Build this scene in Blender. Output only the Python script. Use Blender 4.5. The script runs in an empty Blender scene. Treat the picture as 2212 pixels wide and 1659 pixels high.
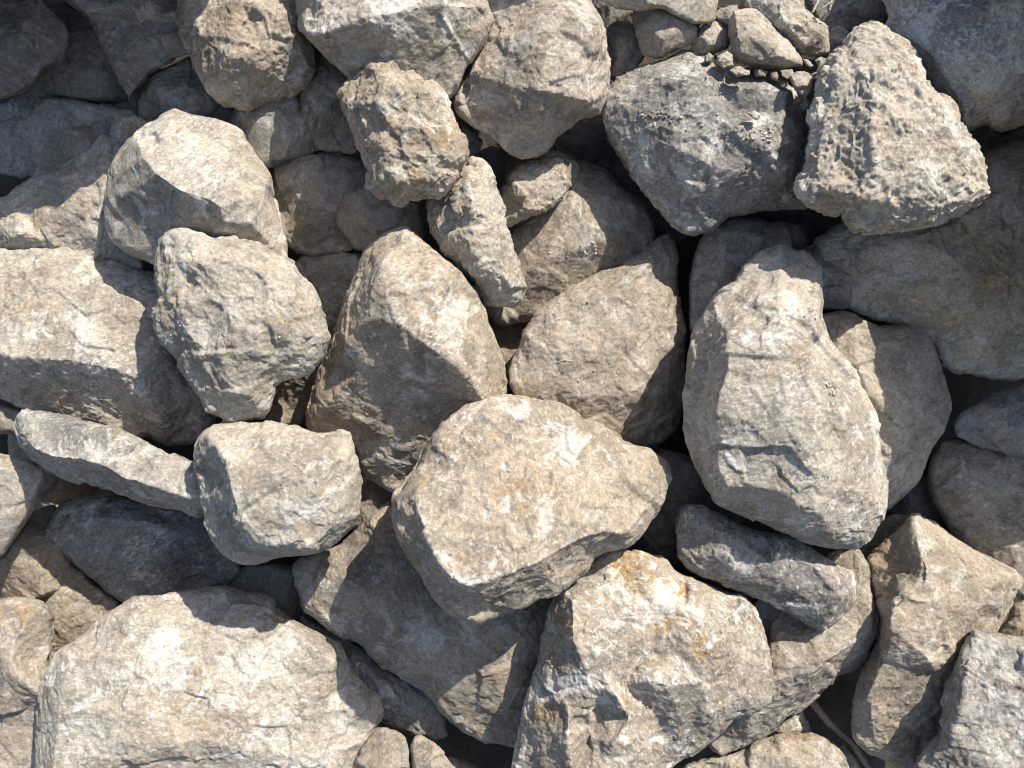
import bpy, math, random
import numpy as np
from mathutils import Vector, Matrix
from mathutils.geometry import delaunay_2d_cdt

# ---------------------------------------------------------------- scale and frame of the slope
# The heap lies on a bank that rises away from the viewer. Slope coordinates: u right, v up the
# bank, w out of it. One unit of the tracing grid is S metres on the bank.
S = 2.6 / 2212.0
CX, CY = 1106.0, 829.5
HF = math.radians(64.0)
DIST = 1106.0 / math.tan(HF / 2)
SLOPE = math.radians(35.0)
U = Vector((1, 0, 0)); V = Vector((0, math.cos(SLOPE), math.sin(SLOPE))); N = Vector((0, -math.sin(SLOPE), math.cos(SLOPE)))
ORIGIN = Vector((0, 0, 1.2))
BASIS = np.array([list(U), list(V), list(N)])

scene = bpy.context.scene
col = scene.collection

# ---------------------------------------------------------------- camera
cam_d = bpy.data.cameras.new("camera"); cam = bpy.data.objects.new("camera", cam_d); col.objects.link(cam)
cam_d.sensor_width = 36; cam_d.angle = HF; cam_d.clip_start = 0.05; cam_d.clip_end = 2000
cam.matrix_world = Matrix.Translation(ORIGIN + N * DIST * S) @ Matrix((U, V, N)).transposed().to_4x4()
scene.camera = cam

# ---------------------------------------------------------------- sun and sky
SUN = (U * 0.45 + V * 0.67 + N * 0.62).normalized()
elev = math.asin(SUN.z); az = math.atan2(SUN.x, SUN.y)
world = bpy.data.worlds.new("World"); scene.world = world; world.use_nodes = True
nt = world.node_tree; nt.nodes.clear()
sky = nt.nodes.new("ShaderNodeTexSky"); sky.sky_type = 'NISHITA'; sky.sun_disc = False
sky.sun_elevation = elev; sky.sun_rotation = az; sky.dust_density = 2.0; sky.ozone_density = 0.7; sky.air_density = 1.0
bg = nt.nodes.new("ShaderNodeBackground"); bg.inputs[1].default_value = 0.112
wo = nt.nodes.new("ShaderNodeOutputWorld")
nt.links.new(sky.outputs[0], bg.inputs[0]); nt.links.new(bg.outputs[0], wo.inputs[0])
sl = bpy.data.lights.new("sun", 'SUN'); sl.energy = 5.0; sl.angle = math.radians(0.5); sl.color = (1.0, 0.928, 0.81)
so = bpy.data.objects.new("sun", sl); col.objects.link(so)
so.rotation_euler = SUN.to_track_quat('Z', 'Y').to_euler()
scene.view_settings.view_transform = 'Standard'; scene.view_settings.look = 'None'
scene.view_settings.exposure = 0.61; scene.view_settings.gamma = 1.0
scene.cycles.max_bounces = 4; scene.cycles.diffuse_bounces = 3
scene.cycles.use_denoising = True; scene.cycles.filter_width = 1.05

# ---------------------------------------------------------------- numpy noise
def _hash(ix, iy, iz, seed):
    h = (ix * 374761393 + iy * 668265263 + iz * 2147483647 + seed * 144269504) & 0xffffffff
    h = ((h ^ (h >> 13)) * 1274126177) & 0xffffffff
    h = ((h ^ (h >> 16)) * 2246822519) & 0xffffffff
    return h ^ (h >> 15)

def vnoise(p, seed):
    """gradient noise, about -1..1, p is (n,3) float64"""
    i = np.floor(p).astype(np.int64); f = p - i
    w = f * f * f * (f * (f * 6 - 15) + 10)
    out = np.zeros(len(p))
    for dx in (0, 1):
        wx = w[:, 0] if dx else 1 - w[:, 0]
        for dy in (0, 1):
            wy = w[:, 1] if dy else 1 - w[:, 1]
            for dz in (0, 1):
                wz = w[:, 2] if dz else 1 - w[:, 2]
                h = _hash(i[:, 0] + dx, i[:, 1] + dy, i[:, 2] + dz, seed)
                gx = (h & 1023) / 511.5 - 1; gy = ((h >> 10) & 1023) / 511.5 - 1; gz = ((h >> 20) & 1023) / 511.5 - 1
                out += wx * wy * wz * (gx * (f[:, 0] - dx) + gy * (f[:, 1] - dy) + gz * (f[:, 2] - dz))
    return out * 1.3

def chips(p, seed, soft=.07):
    """each cell of a jittered lattice is a small plane tilted its own way: broken, chipped relief"""
    i = np.floor(p).astype(np.int64)
    best = np.full(len(p), 1e9); second = np.full(len(p), 1e9); val = np.zeros(len(p)); val2 = np.zeros(len(p))
    for dx in (-1, 0, 1):
        for dy in (-1, 0, 1):
            for dz in (-1, 0, 1):
                cx, cy, cz = i[:, 0] + dx, i[:, 1] + dy, i[:, 2] + dz
                h = _hash(cx, cy, cz, seed)
                qx = p[:, 0] - cx - (h & 1023) / 1023; qy = p[:, 1] - cy - ((h >> 10) & 1023) / 1023; qz = p[:, 2] - cz - ((h >> 20) & 1023) / 1023
                d = qx * qx + qy * qy + qz * qz
                g = _hash(cx, cy, cz, seed + 77)
                v = qx * ((g & 1023) / 511.5 - 1) + qy * (((g >> 10) & 1023) / 511.5 - 1) + qz * (((g >> 20) & 1023) / 511.5 - 1) + ((g >> 5) & 255) / 255 * .5 - .25
                m = d < best; m2 = d < second
                val2 = np.where(m, val, np.where(m2, v, val2)); second = np.where(m, best, np.where(m2, d, second))
                best = np.where(m, d, best); val = np.where(m, v, val)
    e = np.clip((np.sqrt(second) - np.sqrt(best)) / soft, 0, 1)
    return val * (.5 + .5 * e) + val2 * (.5 - .5 * e)

# ---------------------------------------------------------------- stone material
def ramp(nt, src, a, b, name='clamp'):
    n = nt.nodes.new("ShaderNodeMapRange"); n.inputs[1].default_value = a; n.inputs[2].default_value = b
    n.interpolation_type = 'SMOOTHSTEP'
    nt.links.new(src, n.inputs[0]); return n.outputs[0]
def noise(nt, vec, scale, detail=4, rough=.55, dist=0.0):
    n = nt.nodes.new("ShaderNodeTexNoise"); n.inputs['Scale'].default_value = scale; n.inputs['Detail'].default_value = detail
    n.inputs['Roughness'].default_value = rough; n.inputs['Distortion'].default_value = dist
    nt.links.new(vec, n.inputs['Vector']); return n.outputs[0]
def mth(nt, op, a, b=0.0, clamp=False):
    n = nt.nodes.new("ShaderNodeMath"); n.operation = op; n.use_clamp = clamp
    for k, x in ((0, a), (1, b)):
        if isinstance(x, (int, float)): n.inputs[k].default_value = x
        else: nt.links.new(x, n.inputs[k])
    return n.outputs[0]
def mix(nt, fac, a, b, mode='MIX'):
    n = nt.nodes.new("ShaderNodeMix"); n.data_type = 'RGBA'; n.blend_type = mode
    for k, x in ((0, fac), (6, a), (7, b)):
        if isinstance(x, (int, float)): n.inputs[k].default_value = x
        elif isinstance(x, tuple): n.inputs[k].default_value = (*x, 1)
        else: nt.links.new(x, n.inputs[k])
    return n.outputs[2]

def stone_material():
    m = bpy.data.materials.new("dusty_limestone"); m.use_nodes = True; nt = m.node_tree; nt.nodes.clear()
    out = nt.nodes.new("ShaderNodeOutputMaterial"); bs = nt.nodes.new("ShaderNodeBsdfPrincipled")
    nt.links.new(bs.outputs[0], out.inputs[0])
    tc = nt.nodes.new("ShaderNodeTexCoord"); oi = nt.nodes.new("ShaderNodeObjectInfo")
    off = nt.nodes.new("ShaderNodeVectorMath"); off.operation = 'SCALE'; off.inputs[0].default_value = (31, 17, 23)
    nt.links.new(oi.outputs['Random'], off.inputs['Scale'])
    add = nt.nodes.new("ShaderNodeVectorMath"); add.operation = 'ADD'
    nt.links.new(tc.outputs['Object'], add.inputs[0]); nt.links.new(off.outputs[0], add.inputs[1]); P = add.outputs[0]
    # a bedding direction of its own for each stone: streaks
    rot = nt.nodes.new("ShaderNodeVectorRotate"); rot.rotation_type = 'AXIS_ANGLE'; rot.inputs['Axis'].default_value = (.3, .5, .8)
    nt.links.new(P, rot.inputs[0]); nt.links.new(mth(nt, 'MULTIPLY', oi.outputs['Random'], 6.28), rot.inputs['Angle'])
    st = nt.nodes.new("ShaderNodeVectorMath"); st.operation = 'MULTIPLY'; st.inputs[1].default_value = (1, 2.0, 1.2)
    nt.links.new(rot.outputs[0], st.inputs[0]); Q = st.outputs[0]
    mk = nt.nodes.new("ShaderNodeAttribute"); mk.attribute_name = "marks"
    sep = nt.nodes.new("ShaderNodeSeparateColor"); nt.links.new(mk.outputs['Color'], sep.inputs[0])
    geo = nt.nodes.new("ShaderNodeNewGeometry")
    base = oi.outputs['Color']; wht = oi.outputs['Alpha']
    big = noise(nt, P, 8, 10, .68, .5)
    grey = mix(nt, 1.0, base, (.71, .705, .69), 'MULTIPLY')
    c = mix(nt, ramp(nt, big, .47, .56), base, grey)
    warm = noise(nt, Q, 11, 5, .6, .8)
    c = mix(nt, mth(nt, 'MULTIPLY', ramp(nt, warm, .52, .62), .33), c, mix(nt, 1.0, base, (1.04, .86, .68), 'MULTIPLY'))
    # darker blotches; dark marks add more on some hollows, undersides and front faces
    dk = noise(nt, Q, 18, 10, .72, .7)
    dfac = mth(nt, 'ADD', mth(nt, 'MULTIPLY', ramp(nt, dk, .54, .62), .55), mth(nt, 'MULTIPLY', sep.outputs[1], ramp(nt, dk, .30, .50)), True)
    c = mix(nt, dfac, c, mix(nt, 1.0, base, (.40, .42, .46), 'MULTIPLY'))
    # ochre, iron stain
    oc = noise(nt, P, 34, 7, .65, .5)
    c = mix(nt, mth(nt, 'MULTIPLY', mth(nt, 'MULTIPLY', sep.outputs[0], 1.5, True), ramp(nt, oc, .44, .55), True), c, (.31, .205, .10))
    # white lime powder: patches, thin scratches and worn edges
    w1 = noise(nt, P, 13, 9, .68, .9); w2 = noise(nt, Q, 42, 8, .7, .6); w3 = noise(nt, P, 6, 3, .5, 0)
    edge = ramp(nt, geo.outputs['Pointiness'], .515, .60)
    a = ramp(nt, mth(nt, 'ADD', w1, mth(nt, 'MULTIPLY', mth(nt, 'ADD', w3, -.5), .5)), .54, .64)
    b = mth(nt, 'MULTIPLY', ramp(nt, w2, .55, .63), ramp(nt, w1, .42, .56))
    wf = mth(nt, 'ADD', mth(nt, 'MULTIPLY', a, .75), mth(nt, 'MULTIPLY', b, .7))
    wf = mth(nt, 'ADD', wf, mth(nt, 'MULTIPLY', edge, ramp(nt, w2, .36, .56)))
    w4 = noise(nt, Q, 85, 7, .7, .4)
    wf = mth(nt, 'ADD', wf, mth(nt, 'MULTIPLY', ramp(nt, w4, .54, .62), .55))
    wf = mth(nt, 'MULTIPLY', wf, wht)
    wf = mth(nt, 'ADD', wf, mth(nt, 'MULTIPLY', mth(nt, 'MULTIPLY', sep.outputs[2], .8), ramp(nt, mth(nt, 'MULTIPLY', mth(nt, 'ADD', w2, w4), .5), .45, .55)), True)
    c = mix(nt, mth(nt, 'MULTIPLY', wf, .9), c, (.62, .60, .56))
    pit = noise(nt, P, 95, 5, .7, .3)
    c = mix(nt, mth(nt, 'MULTIPLY', ramp(nt, pit, .62, .68), .55), c, (.11, .10, .09))
    # grain
    g1 = noise(nt, P, 150, 6, .75); g2 = noise(nt, P, 55, 6, .7)
    gr = mth(nt, 'ADD', mth(nt, 'MULTIPLY', mth(nt, 'ADD', g1, -.5), 1.7), mth(nt, 'MULTIPLY', mth(nt, 'ADD', g2, -.5), .9))
    gm = mth(nt, 'ADD', gr, 1.0)
    hsv = nt.nodes.new("ShaderNodeHueSaturation"); nt.links.new(c, hsv.inputs['Color']); nt.links.new(gm, hsv.inputs['Value'])
    nt.links.new(hsv.outputs[0], bs.inputs['Base Color'])
    bs.inputs['Roughness'].default_value = .92; bs.inputs['Specular IOR Level'].default_value = .25
    hgt = mth(nt, 'ADD', mth(nt, 'MULTIPLY', noise(nt, P, 75, 9, .78, .1), 1.0), mth(nt, 'MULTIPLY', noise(nt, P, 240, 4, .7), .22))
    hgt = mth(nt, 'ADD', hgt, mth(nt, 'MULTIPLY', wf, .12))
    bp = nt.nodes.new("ShaderNodeBump"); bp.inputs['Strength'].default_value = .85; bp.inputs['Distance'].default_value = .005
    nt.links.new(hgt, bp.inputs['Height']); nt.links.new(bp.outputs[0], bs.inputs['Normal'])
    return m
STONE = stone_material()

# ---------------------------------------------------------------- building a stone
TILES = {'P': (0, 0, 1.0)}
for i, k in enumerate("ABCDEFGHI"):
    TILES[k] = ((0, 713.2, 1444.0)[i % 3], (0, 548.6, 1083.0)[i // 3], .3472)

def parse(s, default_tile):
    out = []
    for w in s.split():
        t = default_tile
        if w[0].isalpha(): t = w[0]; w = w[1:]
        a = [float(q) for q in w.split(',')]
        ox, oy, k = TILES[t]
        out.append([ox + a[0] * k, oy + a[1] * k] + a[2:])
    return out

def inside_and_dist(px, py, poly):
    x1 = poly[:, 0]; y1 = poly[:, 1]; x2 = np.roll(x1, -1); y2 = np.roll(y1, -1)
    X = px[:, None]; Y = py[:, None]
    cond = ((y1 > Y) != (y2 > Y)) & (X < (x2 - x1) * (Y - y1) / (y2 - y1 + 1e-9) + x1)
    ins = cond.sum(1) % 2 == 1
    dx = x2 - x1; dy = y2 - y1; L = dx * dx + dy * dy + 1e-9
    t = np.clip(((X - x1) * dx + (Y - y1) * dy) / L, 0, 1)
    d = np.sqrt(((X - x1 - t * dx) ** 2 + (Y - y1 - t * dy) ** 2).min(1))
    return ins, d

def tri_interp(ctrl, qx, qy):
    """linear interpolation over the constrained triangulation of the control points"""
    V2 = [Vector((c[0], c[1])) for c in ctrl[0]]
    vv, _, ff, ov, _, _ = delaunay_2d_cdt(V2, ctrl[1], [], 0, 1e-4)
    h = np.array([np.mean([ctrl[0][o][2] for o in os_]) if os_ else 30.0 for os_ in ov])
    vx = np.array([v[0] for v in vv]); vy = np.array([v[1] for v in vv])
    out = np.full(len(qx), np.nan)
    for f in ff:
        a, b, c = f[0], f[1], f[2]
        den = (vy[b] - vy[c]) * (vx[a] - vx[c]) + (vx[c] - vx[b]) * (vy[a] - vy[c])
        if abs(den) < 1e-6: continue
        xs = (min(vx[a], vx[b], vx[c]) - .5, max(vx[a], vx[b], vx[c]) + .5)
        ys = (min(vy[a], vy[b], vy[c]) - .5, max(vy[a], vy[b], vy[c]) + .5)
        m = np.where((qx >= xs[0]) & (qx <= xs[1]) & (qy >= ys[0]) & (qy <= ys[1]))[0]
        if not len(m): continue
        l1 = ((vy[b] - vy[c]) * (qx[m] - vx[c]) + (vx[c] - vx[b]) * (qy[m] - vy[c])) / den
        l2 = ((vy[c] - vy[a]) * (qx[m] - vx[c]) + (vx[a] - vx[c]) * (qy[m] - vy[c])) / den
        l3 = 1 - l1 - l2
        k = (l1 > -1e-3) & (l2 > -1e-3) & (l3 > -1e-3)
        out[m[k]] = l1[k] * h[a] + l2[k] * h[b] + l3[k] * h[c]
    out[np.isnan(out)] = 20
    return out

VOX = 2.2; ZS = 1.25; RS = 1.18
def stone(name, cat, label, z, tile, outline, pts="", ridges=(), e=18, r=16, thick=None, color=(.40, .345, .285), white=.5,
          crust=1.0, vox=None, marks=(), seed=None, tilt=(0, 0), slant=(0, 0), hmax=None, cap=7):
    oc = parse(outline, tile)
    if z < 200: z = z * ZS
    if seed is None: seed = sum(ord(ch) * (i + 3) for i, ch in enumerate(label)) % 9973
    rng = random.Random(seed)
    ctrl = [[c[0], c[1], (c[2] if len(c) > 2 else e)] for c in oc]
    # outline: one corner-cutting pass, resampled every 4 units
    P0 = np.array([c[:2] for c in ctrl]); Q = []
    n = len(P0)
    for i in range(n):
        a, b = P0[i], P0[(i + 1) % n]
        Q += [a * .9 + b * .1, a * .1 + b * .9]
    Q = np.array(Q); poly = []
    for i in range(len(Q)):
        a, b = Q[i], Q[(i + 1) % len(Q)]; k = max(1, int(np.hypot(*(b - a)) / 4))
        for j in range(k): poly.append(a + (b - a) * j / k)
    poly = np.array(poly)
    lo = poly.min(0); hi = poly.max(0); size = hi - lo; cen = poly.mean(0); mind = min(size)
    if thick is None: thick = mind * .62
    r = min(r * .8, mind * .14)
    gs = 6.5 if mind > 90 else 4.5
    gx, gy = np.meshgrid(np.arange(lo[0], hi[0], gs), np.arange(lo[1], hi[1], gs)); gx = gx.ravel(); gy = gy.ravel()
    fx, fy = np.meshgrid(np.arange(lo[0], hi[0], gs * .5), np.arange(lo[1], hi[1], gs * .5)); fx = fx.ravel(); fy = fy.ravel()
    i1, d1 = inside_and_dist(gx, gy, poly); i2, d2 = inside_and_dist(fx, fy, poly)
    m1 = i1 & (d1 > r * 1.2); m2 = i2 & (d2 > 2.0) & (d2 <= r * 1.2)
    rx, ry = [], []
    if pts:
        rp = parse(pts, tile)
        for rd in ridges:
            for i in range(len(rd) - 1):
                a, b = rp[rd[i]], rp[rd[i + 1]]; kk = max(1, int(math.hypot(b[0] - a[0], b[1] - a[1]) / 3))
                for j in range(kk): rx.append(a[0] + (b[0] - a[0]) * j / kk); ry.append(a[1] + (b[1] - a[1]) * j / kk)
    rx = np.array(rx); ry = np.array(ry)
    if len(rx):
        ri, rdist = inside_and_dist(rx, ry, poly); rx = rx[ri & (rdist > 2)]; ry = ry[ri & (rdist > 2)]
    X = np.concatenate([poly[:, 0], gx[m1], fx[m2], rx]); Y = np.concatenate([poly[:, 1], gy[m1], fy[m2], ry])
    nb = len(poly)
    vv, _, ff, ov, _, _ = delaunay_2d_cdt([Vector((a, b)) for a, b in zip(X, Y)], [(i, (i + 1) % nb) for i in range(nb)], [], 1, 1e-5)
    X = np.array([v[0] for v in vv]); Y = np.array([v[1] for v in vv])
    isb = np.array([any(o < nb for o in os_) for os_ in ov])
    _, d = inside_and_dist(X, Y, poly); d[isb] = 0
    if pts:
        ip = parse(pts, tile); vs = ctrl + [q[:3] for q in ip]
        ed = [(i, (i + 1) % n) for i in range(n)]
        for rd in ridges: ed += [(n + rd[i], n + rd[i + 1]) for i in range(len(rd) - 1)]
        H = tri_interp((vs, ed), X, Y)
    else:
        hc = (hmax if hmax else min(mind * .34, 85)); H = np.full(len(X), hc * 1.0)
        a0 = rng.random() * 6.28
        for k in range(cap):
            a = a0 + k * 6.283 / cap + rng.uniform(-.35, .35); g = rng.uniform(.25, .95)
            R = (abs(math.cos(a)) * size[0] + abs(math.sin(a)) * size[1]) * .5
            offc = hc * rng.uniform(.95, 1.25) + g * R * rng.uniform(.0, .4)
            H = np.minimum(H, offc - g * ((X - cen[0]) * math.cos(a) + (Y - cen[1]) * math.sin(a)))
        H = H + (X - cen[0]) * tilt[0] - (Y - cen[1]) * tilt[1]
        H = np.maximum(H, e * .6)
    H = H * (RS if pts else 1.15)
    t = np.clip(d / r, 0, 1); f = np.sqrt(1 - (1 - t) ** 2)
    front = z + H * f
    tb = np.clip(d / (mind * .30), 0, 1); back = z - thick * np.sqrt(1 - (1 - tb) ** 2)
    nv = len(X); inner = np.where(~isb)[0]; bi = np.full(nv, -1); bi[inner] = nv + np.arange(len(inner))
    bi[isb] = np.where(isb)[0]
    XX = np.concatenate([X, X[inner]]); YY = np.concatenate([Y, Y[inner]]); ZZ = np.concatenate([front, back[inner]])
    ZZ = ZZ + (XX - cen[0]) * slant[0] + (YY - cen[1]) * slant[1]
    k = (DIST - ZZ) / DIST
    W = np.stack([(XX - CX) * k, (CY - YY) * k, ZZ], 1)
    faces = [tuple(reversed(q)) for q in ff] + [tuple(int(bi[i]) for i in q) for q in ff]
    me = bpy.data.meshes.new(name); me.from_pydata(W.tolist(), [], faces); me.update()
    tmp = bpy.data.objects.new("tmp", me); col.objects.link(tmp)
    md = tmp.modifiers.new("r", 'REMESH'); md.mode = 'VOXEL'; md.voxel_size = vox or min(VOX, max(1.2, mind / 45)); md.use_smooth_shade = True
    dg = bpy.context.evaluated_depsgraph_get(); dg.update()
    nm = bpy.data.meshes.new_from_object(tmp.evaluated_get(dg))
    bpy.data.objects.remove(tmp); bpy.data.meshes.remove(me)
    nvt = len(nm.vertices)
    co = np.empty(nvt * 3); nm.vertices.foreach_get("co", co); co = co.reshape(-1, 3)
    no = np.empty(nvt * 3, dtype=np.float32); nm.vertex_normals.foreach_get("vector", no); no = no.reshape(-1, 3).astype(float)
    crust = crust * .75
    # relief, from broad swells to grain; cr adds the broken crust of the rough stones
    sc_ = min(1.0, max(.35, mind / 220)); o = np.array([seed * 3.1, seed * 1.7, seed * .9]) % 1000
    warp = np.stack([vnoise(co / 70 + o + 9, seed), vnoise(co / 70 + o + 19, seed + 1), vnoise(co / 70 + o + 29, seed + 2)], 1) * 14
    q = co + warp
    dsp = 3 * sc_ * vnoise(co / 110 + o, seed)
    n1 = vnoise(q / 48 + o, seed + 3); dsp += 2.0 * sc_ * n1
    rd_ = 1 - np.abs(vnoise(q / 34 + o, seed + 4)) * 2
    dsp += (.1 + 1.9 * crust) * sc_ * rd_
    dsp += 6.5 * sc_ * chips((co + warp * .4) / (110 * sc_) + o, seed + 15, .05)
    dsp += (2.2 + 1.8 * crust) * sc_ * chips(q / (62 * sc_) + o, seed + 5)
    if vox is None or vox < 4:
        dsp += (.6 + 1.5 * crust) * sc_ * chips(q / (24 * max(sc_, .6)) + o, seed + 6)
        dsp += (.1 + 1.2 * crust) * sc_ * (.8 - 2.2 * np.abs(vnoise(q / 19 + o, seed + 7)))
        dsp += (.12 + .95 * crust) * (.6 - 1.8 * np.abs(vnoise(q / 10 + o, seed + 8))) * (.5 + .5 * sc_)
        dsp += (.15 + .5 * crust) * vnoise(co / 4.6 + o, seed + 9)
    co2 = co + no * (dsp - 1.5)[:, None]
    mc = np.zeros((nvt, 4), dtype=np.float32); mc[:, 3] = 1
    kk = DIST / (DIST - co[:, 2]); sx = co[:, 0] * kk + CX; sy = CY - co[:, 1] * kk
    for (ch, mx, my, mr, amt) in marks:
        g = np.exp(-(((sx - mx) ** 2 + (sy - my) ** 2) / (mr * mr)) ** 1.5) * amt
        mc[:, ch] = np.maximum(mc[:, ch], g)
    if pts and ridges:
        up = co[:, 2] > z - 5
        for rd in ridges:
            for i in range(len(rd) - 1):
                a, b = ip[rd[i]], ip[rd[i + 1]]; ax, ay = a[0], a[1]; ex, ey = b[0] - ax, b[1] - ay
                tt = np.clip(((sx - ax) * ex + (sy - ay) * ey) / (ex * ex + ey * ey + 1e-6), 0, 1)
                dd = (sx - ax - tt * ex) ** 2 + (sy - ay - tt * ey) ** 2
                mc[:, 2] = np.maximum(mc[:, 2], np.exp(-dd / 160.0) * (.05 + .6 * white) * (.55 + .9 * n1) * up)
    Wd = co2 @ BASIS * S + np.array(list(ORIGIN))
    ctr = Wd.mean(0); nm.vertices.foreach_set("co", (Wd - ctr).astype(np.float32).ravel())
    at = nm.attributes.new("marks", 'FLOAT_COLOR', 'POINT'); at.data.foreach_set("color", mc.ravel())
    nm.polygons.foreach_set("use_smooth", np.ones(len(nm.polygons), dtype=bool))
    nm.materials.clear(); nm.materials.append(STONE); nm.update(); nm.name = name
    ob = bpy.data.objects.new(name, nm); col.objects.link(ob); ob.location = ctr.tolist()
    ob.color = (*color, white)
    ob["label"] = label; ob["category"] = cat; ob["group"] = "rocks heaped on the bank"
    return ob

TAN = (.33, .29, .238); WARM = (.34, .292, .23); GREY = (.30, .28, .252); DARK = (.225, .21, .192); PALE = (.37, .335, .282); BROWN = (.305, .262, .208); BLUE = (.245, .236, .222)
# ================================================================= the heap, top left to bottom right
# --- top left, mostly in shade
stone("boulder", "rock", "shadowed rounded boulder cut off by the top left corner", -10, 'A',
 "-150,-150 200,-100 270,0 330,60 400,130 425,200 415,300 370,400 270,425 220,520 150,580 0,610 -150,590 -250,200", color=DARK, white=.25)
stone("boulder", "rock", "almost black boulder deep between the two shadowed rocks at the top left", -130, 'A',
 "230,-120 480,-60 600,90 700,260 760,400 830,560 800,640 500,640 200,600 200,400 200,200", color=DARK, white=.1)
stone("rock", "rock", "pointed grey rock hanging tip down under a pale top lip, near the top left", -45, 'A',
 "400,0 520,85 560,130 620,250 660,370 730,480 770,570 800,630 860,560 950,450 1100,370 1250,200 1200,-150 700,-180 330,-120",
 pts="430,-60,60 540,70,55 660,48,60 860,62,65 1000,84,65 1100,76,65 700,110,28 900,160,30 750,350,25 850,-60,80", ridges=[(0,1,2,3,4,5)], color=GREY, white=.4)
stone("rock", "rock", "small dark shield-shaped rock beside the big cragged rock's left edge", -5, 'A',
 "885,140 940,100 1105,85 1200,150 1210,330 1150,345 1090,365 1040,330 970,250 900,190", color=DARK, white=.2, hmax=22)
stone("boulder", "rock", "shaded round-shouldered rock tucked under the big cragged rock's lower left side", -75, 'A',
 "860,690 870,620 930,500 970,450 1080,390 1180,345 1250,450 1350,560 1520,680 1420,820 1250,800 1080,800 940,780 870,760", color=GREY, white=.4)
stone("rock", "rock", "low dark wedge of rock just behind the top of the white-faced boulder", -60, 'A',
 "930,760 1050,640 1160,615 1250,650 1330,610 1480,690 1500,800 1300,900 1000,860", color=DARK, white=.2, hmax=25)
stone("boulder", "rock", "big cragged tan rock with broken crust, third along the top edge from the left", 30, 'A',
 "1105,-150 1105,0 1105,150 1120,220 1185,330 1200,410 1260,480 1310,560 1380,620 1480,675 1560,680 1700,620 1840,590 1950,450 1950,250 1950,0 1900,-150",
 pts="1200,100,60 1290,280,75 1350,470,60 1500,560,40 1450,200,85 1620,300,80 1640,420,70 1720,500,40 1750,100,85 1500,0,90 1850,300,60 1560,120,75 1420,330,92",
 color=WARM, white=.45, crust=2.0, r=20)
stone("boulder", "rock", "wide tan slab along the top edge with a bright white upper lip", 100, 'P',
 "600,-90 640,10 643,60 665,85 700,115 745,160 800,190 870,210 940,222 968,215 987,189 1008,139 1036,104 1060,69 1069,45 1057,21 1040,-10 1030,-90",
 pts="655,50,40 665,72,58 700,72,78 742,55,92 780,38,100 840,30,104 900,16,100 960,8,90 1020,14,60 700,20,70 800,-30,80 930,-50,70 760,100,58 860,110,60 960,120,45 860,170,30 700,95,45 1010,60,50",
 ridges=[(0,1,2,3,4,5,6,7,8)], color=TAN, white=.6, marks=[(2,690,50,60,.9),(2,850,20,60,.5)], e=12)
stone("boulder", "rock", "broad dark flat rock lying in shade behind the grey plate at the left", -135, 'A',
 "-150,640 0,640 150,590 220,540 380,500 560,520 750,515 850,600 900,640 900,760 700,900 180,1110 0,1085 -150,1000", color=GREY, white=.5, hmax=35)
stone("rock", "rock", "flat grey plate standing in shade left of the white-faced boulder", -85, 'A',
 "165,720 200,680 260,610 350,600 480,620 700,660 830,680 870,760 780,900 640,960 440,1130 300,1160 200,1130 190,1000 180,860", color=GREY, white=.4, hmax=35, e=22)
stone("rock", "rock", "small rounded grey stone squeezed against the white-faced boulder's upper left edge", -30, 'A',
 "685,840 690,770 750,715 830,705 880,720 930,760 900,860 830,900 780,980 715,985 680,950", color=GREY, white=.4)
stone("boulder", "rock", "pale cracked rock at the left edge, half in sun, below the grey plate", -55, 'A',
 "-150,1330 0,1240 60,1230 100,1180 200,1110 350,1060 440,1000 560,920 640,820 720,830 850,1000 850,1400 900,1700 700,1650 400,1600 0,1600 -150,1580",
 pts="100,1260,35 400,1120,45 640,960,45 100,1450,60 400,1350,60 640,1250,55 600,1480,45 300,1500,45", color=PALE, white=.5, crust=1.6, r=12,
 marks=[(0,80,480,50,.25)])
stone("boulder", "rock", "round-topped boulder with a smooth white striated face and a dark lower face", 62, 'A',
 "635,1250 665,1150 700,1010 740,930 790,860 860,820 910,770 1000,700 1090,670 1200,710 1370,750 1480,810 1570,900 1640,1000 1690,1090 1710,1250 1750,1400 1790,1500 1800,1620 1700,1700 1300,1750 950,1650 800,1580 690,1500 655,1400",
 pts="850,835,48 860,900,75 890,985,98 970,1085,112 1110,1180,122 1300,1240,126 1370,1290,122 1390,1380,105 1560,1385,85 1625,1290,68 1660,1150,45 1090,740,40 1450,880,62 1200,950,92 1400,1080,100 760,1080,52 740,1250,38 860,1330,42 1050,1480,46 1300,1500,58 1560,1550,40 1720,1560,18 1000,1250,66 700,1150,24 1540,1230,92 960,960,98",
 ridges=[(0,1,2,3,4,5,6,7,8,9,10)], color=PALE, white=.6, crust=.35, marks=[(2,420,330,110,.45),(2,330,290,40,.7),(1,330,420,70,.5),(1,450,430,60,.45)], e=14)
stone("rock", "rock", "smooth grey rock with a rounded peak behind the white-faced boulder's shoulder", -22, 'A',
 "1400,780 1450,690 1500,620 1560,570 1690,515 1760,540 1840,590 1900,700 1980,850 1960,960 1800,1000 1640,1050 1500,950", color=GREY, white=.4, crust=.4, hmax=60)
stone("rock", "rock", "dark upright rock standing in shade left of the knobbly tan rock", -25, 'A',
 "1845,300 1885,230 1960,240 2080,330 2200,450 2240,600 2240,740 2260,900 2210,960 2060,945 1950,930 1860,830 1825,750 1830,620 1850,500", color=BROWN, white=.3)
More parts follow.
